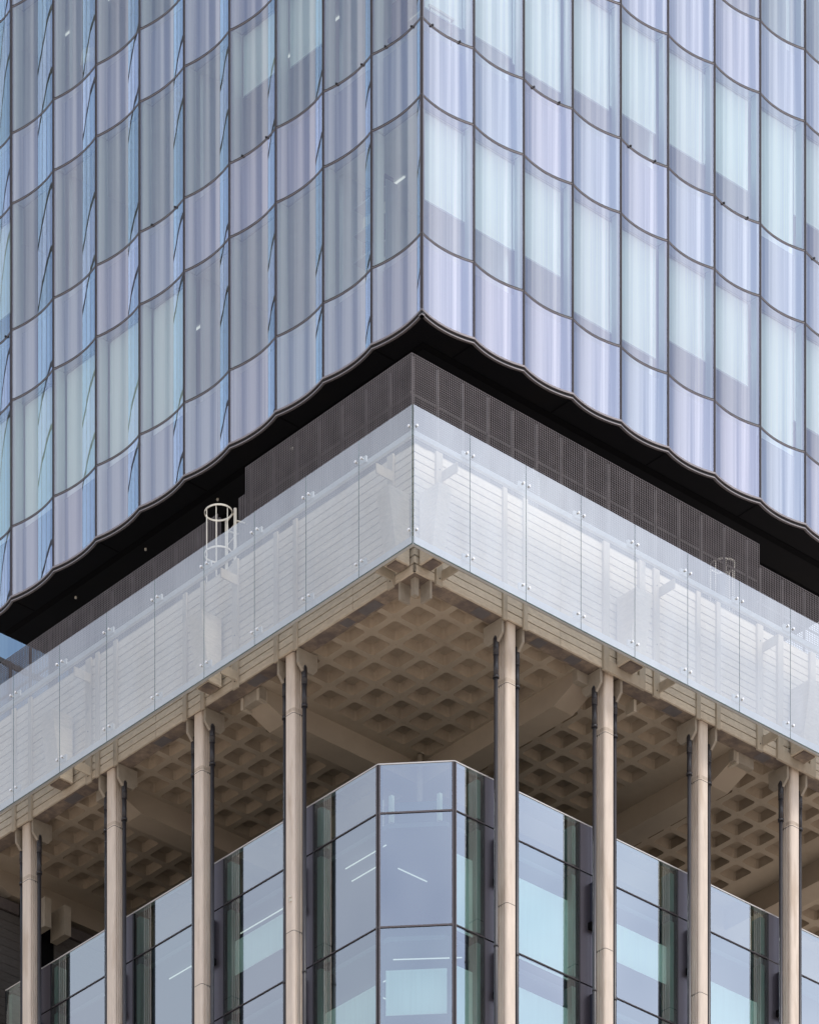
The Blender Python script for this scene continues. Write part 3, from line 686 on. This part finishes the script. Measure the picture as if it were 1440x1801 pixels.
# ================================================================== GLASS SCREENS IN FRONT OF THE PARAPET
SX, SY = -.75, -.54; Z0s, Z1s = 59.47, 62.15
PL = [SY + .02] + [SY + 1.537 * i + .0 for i in range(1, 10)]
PR = [SX + .02] + [SX + 1.537 * i + .0 for i in range(1, 10)]
sl = thing('glass_screen', (SX, 6.5, Z0s), 'shaded run of frosted glass screen panes left of the corner', 'glass screen')
sr = thing('glass_screen', (6.5, SY, Z0s), 'bright run of frosted glass screen panes right of the corner', 'glass screen')
fixL = MB().tube((.0, 0, 0), (-.03, 0, 0), .024, 14).tube((.01, 0, 0), (.10, 0, 0), .012, 8).data('fixing', M['steel'])
fixR = MB().tube((0, 0, 0), (0, -.03, 0), .024, 14).tube((0, .01, 0), (0, .10, 0), .012, 8).data('fixing', M['steel'])
for face, P, A in (('L', PL, sl), ('R', PR, sr)):
    for i in range(len(P) - 1):
        a0, a1 = P[i] + .006, P[i + 1] - .006
        mb = MB()
        if face == 'L':
            mb.add([(SX, a0, Z0s), (SX, a1, Z0s), (SX, a1, Z1s), (SX, a0, Z1s)], [(3, 2, 1, 0)])
            mb.box(SX + .002, SX + .016, a0 - .001, a0 + .005, Z0s, Z1s, 1); mb.box(SX + .002, SX + .016, a0 + .006, a1, Z0s - .012, Z0s, 1)
        else:
            mb.add([(a0, SY, Z0s), (a1, SY, Z0s), (a1, SY, Z1s), (a0, SY, Z1s)], [(0, 1, 2, 3)])
            mb.box(a0 - .001, a0 + .005, SY + .002, SY + .016, Z0s, Z1s, 1); mb.box(a0 + .006, a1, SY + .002, SY + .016, Z0s - .012, Z0s, 1)
        p = build('glass_pane', mb, [M['bandglass'], M['edge']], A)
        for a in (a0 + .075, a1 - .075):
            for z in (Z0s + .285, Z1s - .385):
                inst('fixing', fixL if face == 'L' else fixR, (SX, a, z) if face == 'L' else (a, SY, z), p)
    # rails and stand-off arms
    for z, h in ((Z1s - .50, .10), (Z0s + .06, .16)):
        if face == 'L': build('rail', MB().box(SX + .10, SX + .17, SY + .12, 13.5, z, z + h), M['rail'], A)
        else: build('rail', MB().box(SX + .171, 13.5, SY + .10, SY + .17, z, z + h), M['rail'], A)
    for a in P[1:-1]:
        for z in (Z0s + .285, Z1s - .385):
            if face == 'L': build('rail_bracket', MB().box(SX + .06, SX + .10, a - .14, a - .02 + .08, z - .06, z + .06), M['rail'], A)
            else: build('rail_bracket', MB().box(a - .14, a + .06, SY + .06, SY + .10, z - .06, z + .06), M['rail'], A)
    for a in (BL if face == 'L' else BR):
        for z in (ZB + .04, 61.45):
            if face == 'L': build('arm', MB().box(SX + .18, WX - .051, a - .085, a - .055, z, z + .19), M['fin'], A)
            else: build('arm', MB().box(a + .055, a + .085, SY + .18, WY - .051, z, z + .19), M['fin'], A)

# ================================================================== MESH PLANT SCREENS
MX, MY = .8, 1.127
def mesh_screen(face, spans, label):
    A = thing('mesh_screen', (MX, 6, 62) if face == 'L' else (6, MY, 62), label, 'mesh screen')
    for a0, a1, zt in spans:
        mb = MB(); P_ = .052; th = .0075 if face == 'L' else .0058
        zb = 61.42
        n = int((a1 - a0) / P_)
        for i in range(n + 1):
            a = a0 + P_ * i
            if face == 'L': mb.box(MX - .012, MX - .002, a - th * 1.15, a + th * 1.15, zb, zt)
            else: mb.box(a - th, a + th, MY - .012, MY - .002, zb, zt)
        m_ = int((zt - zb) / .046)
        for j in range(m_ + 1):
            z = zt - .046 * j
            if face == 'L': mb.box(MX - .001, MX + .008, a0, a1, z - .006, z + .006)
            else: mb.box(a0, a1, MY - .001, MY + .008, z - .0045, z + .0045)
        o = build('mesh_panel', mb, M['mesh'], A); o['kind'] = 'stuff'
        a = a0 + .02
        while a < a1:
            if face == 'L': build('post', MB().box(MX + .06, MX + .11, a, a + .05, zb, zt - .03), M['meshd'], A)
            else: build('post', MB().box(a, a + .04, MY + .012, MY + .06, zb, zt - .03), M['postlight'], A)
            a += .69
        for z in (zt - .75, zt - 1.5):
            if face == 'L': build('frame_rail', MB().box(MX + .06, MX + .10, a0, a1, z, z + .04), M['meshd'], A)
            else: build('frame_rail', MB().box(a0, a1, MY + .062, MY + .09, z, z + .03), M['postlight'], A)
    return A
mesh_screen('L', [(MY, 6.10, 64.56), (6.11, 6.31, 64.02), (6.95, 14.6, 64.0)], 'dense bronze mesh plant screen on the roof left of the corner')
mesh_screen('R', [(MX + .02, 10.87, 64.56), (10.89, 14.6, 64.13)], 'see-through bronze mesh plant screen with posts right of the corner')
# caged ladders
def cage(x, y, ztop, r, label, open_dir):
    o = thing('caged_ladder', (x, y, 61.4), label, 'ladder', 'caged roof ladders')
    for z in (ztop, ztop - .86, ztop - 1.72):
        mb = MB(); n = 24
        for i in range(n):
            t0 = 2 * math.pi * i / n; t1 = 2 * math.pi * (i + 1) / n
            mb.box(0, 0, 0, 0, 0, 0) if False else None
            ri, ro = r - .006, r + .006
            vs = []
            for t in (t0, t1):
                c_, s_ = math.cos(t), math.sin(t)
                vs += [(x + ri * c_, y + ri * s_, z - .018), (x + ro * c_, y + ro * s_, z - .018), (x + ro * c_, y + ro * s_, z + .018), (x + ri * c_, y + ri * s_, z + .018)]
            mb.add(vs, [(j, (j + 1) % 4, (j + 1) % 4 + 4, j + 4) for j in range(4)])
        build('hoop', mb, M['cream'], o)
    for k_ in range(5):
        t = open_dir + math.radians(72 + 54 * k_)
        c_, s_ = math.cos(t), math.sin(t)
        build('cage_bar', MB().tube((x + (r - .018) * c_, y + (r - .018) * s_, 61.41), (x + (r - .018) * c_, y + (r - .018) * s_, ztop + .02), .010, 6), M['cream'], o)
    for s_ in (-1, 1):
        px_, py_ = x + r * math.cos(open_dir) - s_ * .2 * math.sin(open_dir), y + r * math.sin(open_dir) + s_ * .2 * math.cos(open_dir)
        build('stile', MB().box(px_ - .022, px_ + .022, py_ - .022, py_ + .022, 61.41, ztop + .05), M['cream'], o)
        build('stay', MB().tube((px_, py_, ztop - .2), (px_ + .28 * math.cos(open_dir), py_ + .28 * math.sin(open_dir), ztop - .2), .018, 6), M['cream'], o)
    for j in range(9):
        z = 61.6 + .25 * j
        a_ = [(x + r * math.cos(open_dir) - s_ * .2 * math.sin(open_dir), y + r * math.sin(open_dir) + s_ * .2 * math.cos(open_dir), z) for s_ in (-1, 1)]
        if z < ztop: build('rung', MB().tube(a_[0], a_[1], .012, 6), M['cream'], o)
cage(.35, 6.42, 63.62, .285, 'cream caged ladder standing clear in the gap of the left mesh screen', math.radians(-15))
cage(1.75, 10.45 - 8.7, 60, .1, 'x', 0) if False else None
cage(10.42, 1.75, 64.22, .27, 'cream caged ladder seen behind the right mesh screen', math.radians(60))
tag(build('curved_duct', MB().ext([(0, 0), (.10, .02), (.17, .18), (.20, .40), (.20, .62), (.12, .62), (.12, .42), (.08, .22), (0, .08)], lambda p, q, t: (4.55 + p, t, 63.9 - q), 1.5, 1.8), M['rail']), 'pale curved duct behind the right mesh screen', 'duct')
for (x, y, z) in ((.93, 6.9, 63.9), ): 
    tag(build('lever_arm', MB().ext([(0, 0), (.05, 0), (.20, -.45), (.12, -.45)], lambda p, q, t: (x, t * 0 + y - p, z + q) if False else (x + t, y - p, z + q), 0, .04), M['meshd']), 'dark lever hanging beside the left caged ladder', 'lever')

# ================================================================== NEIGHBOURING WING (blue glass beyond the left end; the left face mirrors it)
NX, NY = -6.9, 25.4
nb_ = thing('neighbour_tower', (NX + 12, NY + 8, 40), 'blue scalloped glass tower glimpsed beyond the far left end of the black soffit', 'tower')
build('facade_body', MB().box(NX, NX + 9.2, NY + .62, NY + 16, 67.8, 112), M['nback'], nb_); build('facade_body', MB().box(NX + 9.21, NX + 26, NY + .62, NY + 16, 67.8, 112), M['dwall'], nb_); build('facade_body', MB().box(NX, NX + 26, NY + .62, NY + 16, 0, 67.79), M['dwall'], nb_)
def nsheet(h):
    mb = MB(); vs = []; n = 12
    for i in range(n + 1):
        t = i / n; s_ = .03 * (1 - (2 * t - 1) ** 2); vs += [(1.85 * t, s_, 0), (1.85 * t, s_, h)]
    return mb.add(vs, [(2 * i, 2 * i + 2, 2 * i + 3, 2 * i + 1) for i in range(n)], 0, True)
def nbar():
    mb = MB(); vs = []; n = 12
    for i in range(n + 1):
        t = i / n; s_ = .03 * (1 - (2 * t - 1) ** 2)
        for d, z in ((.03, -.06), (-.03, -.06), (-.03, .06), (.03, .06)): vs.append((1.85 * t, s_ + d, z))
    fs = []
    for i in range(n):
        o = 4 * i
        for j in range(4): fs.append((o + j, o + (j + 1) % 4, o + 4 + (j + 1) % 4, o + 4 + j))
    return mb.add(vs, fs)
nA = nsheet(1.45).data('glass_pane', M['farglass']); nB = nsheet(2.70).data('glass_pane', M['farglass2'])
nAd = nsheet(1.45).data('glass_pane', M['darkglass']); nBd = nsheet(2.70).data('glass_pane', M['darkglass'])
nBar = nbar().data('transom', M['gasket'])
for i in range(11):
    build('mullion', MB().box(NX + 1.85 * i - .04, NX + 1.85 * i + .04, NY - .06, NY + .04, 48, 110), M['mullion'], nb_)
    for j in range(13):
        z = 54.99 + 4.31 * j
        inst('glass_pane', nA if j > 2 and i < 5 else nAd, (NX + 1.85 * i, NY, z + .03), nb_); inst('glass_pane', nB if j > 2 and i < 5 else nBd, (NX + 1.85 * i, NY, z + 1.55), nb_)
        inst('transom', nBar, (NX + 1.85 * i, NY, z), nb_)
        build('transom', nbar_ := MB().add([(NX + 1.85 * i + v[0], NY + v[1], z + 1.52 + v[2]) for v in nbar().v], nbar().f), M['gasket'], nb_) if False else inst('transom', nBar, (NX + 1.85 * i, NY, z + 1.52), nb_)
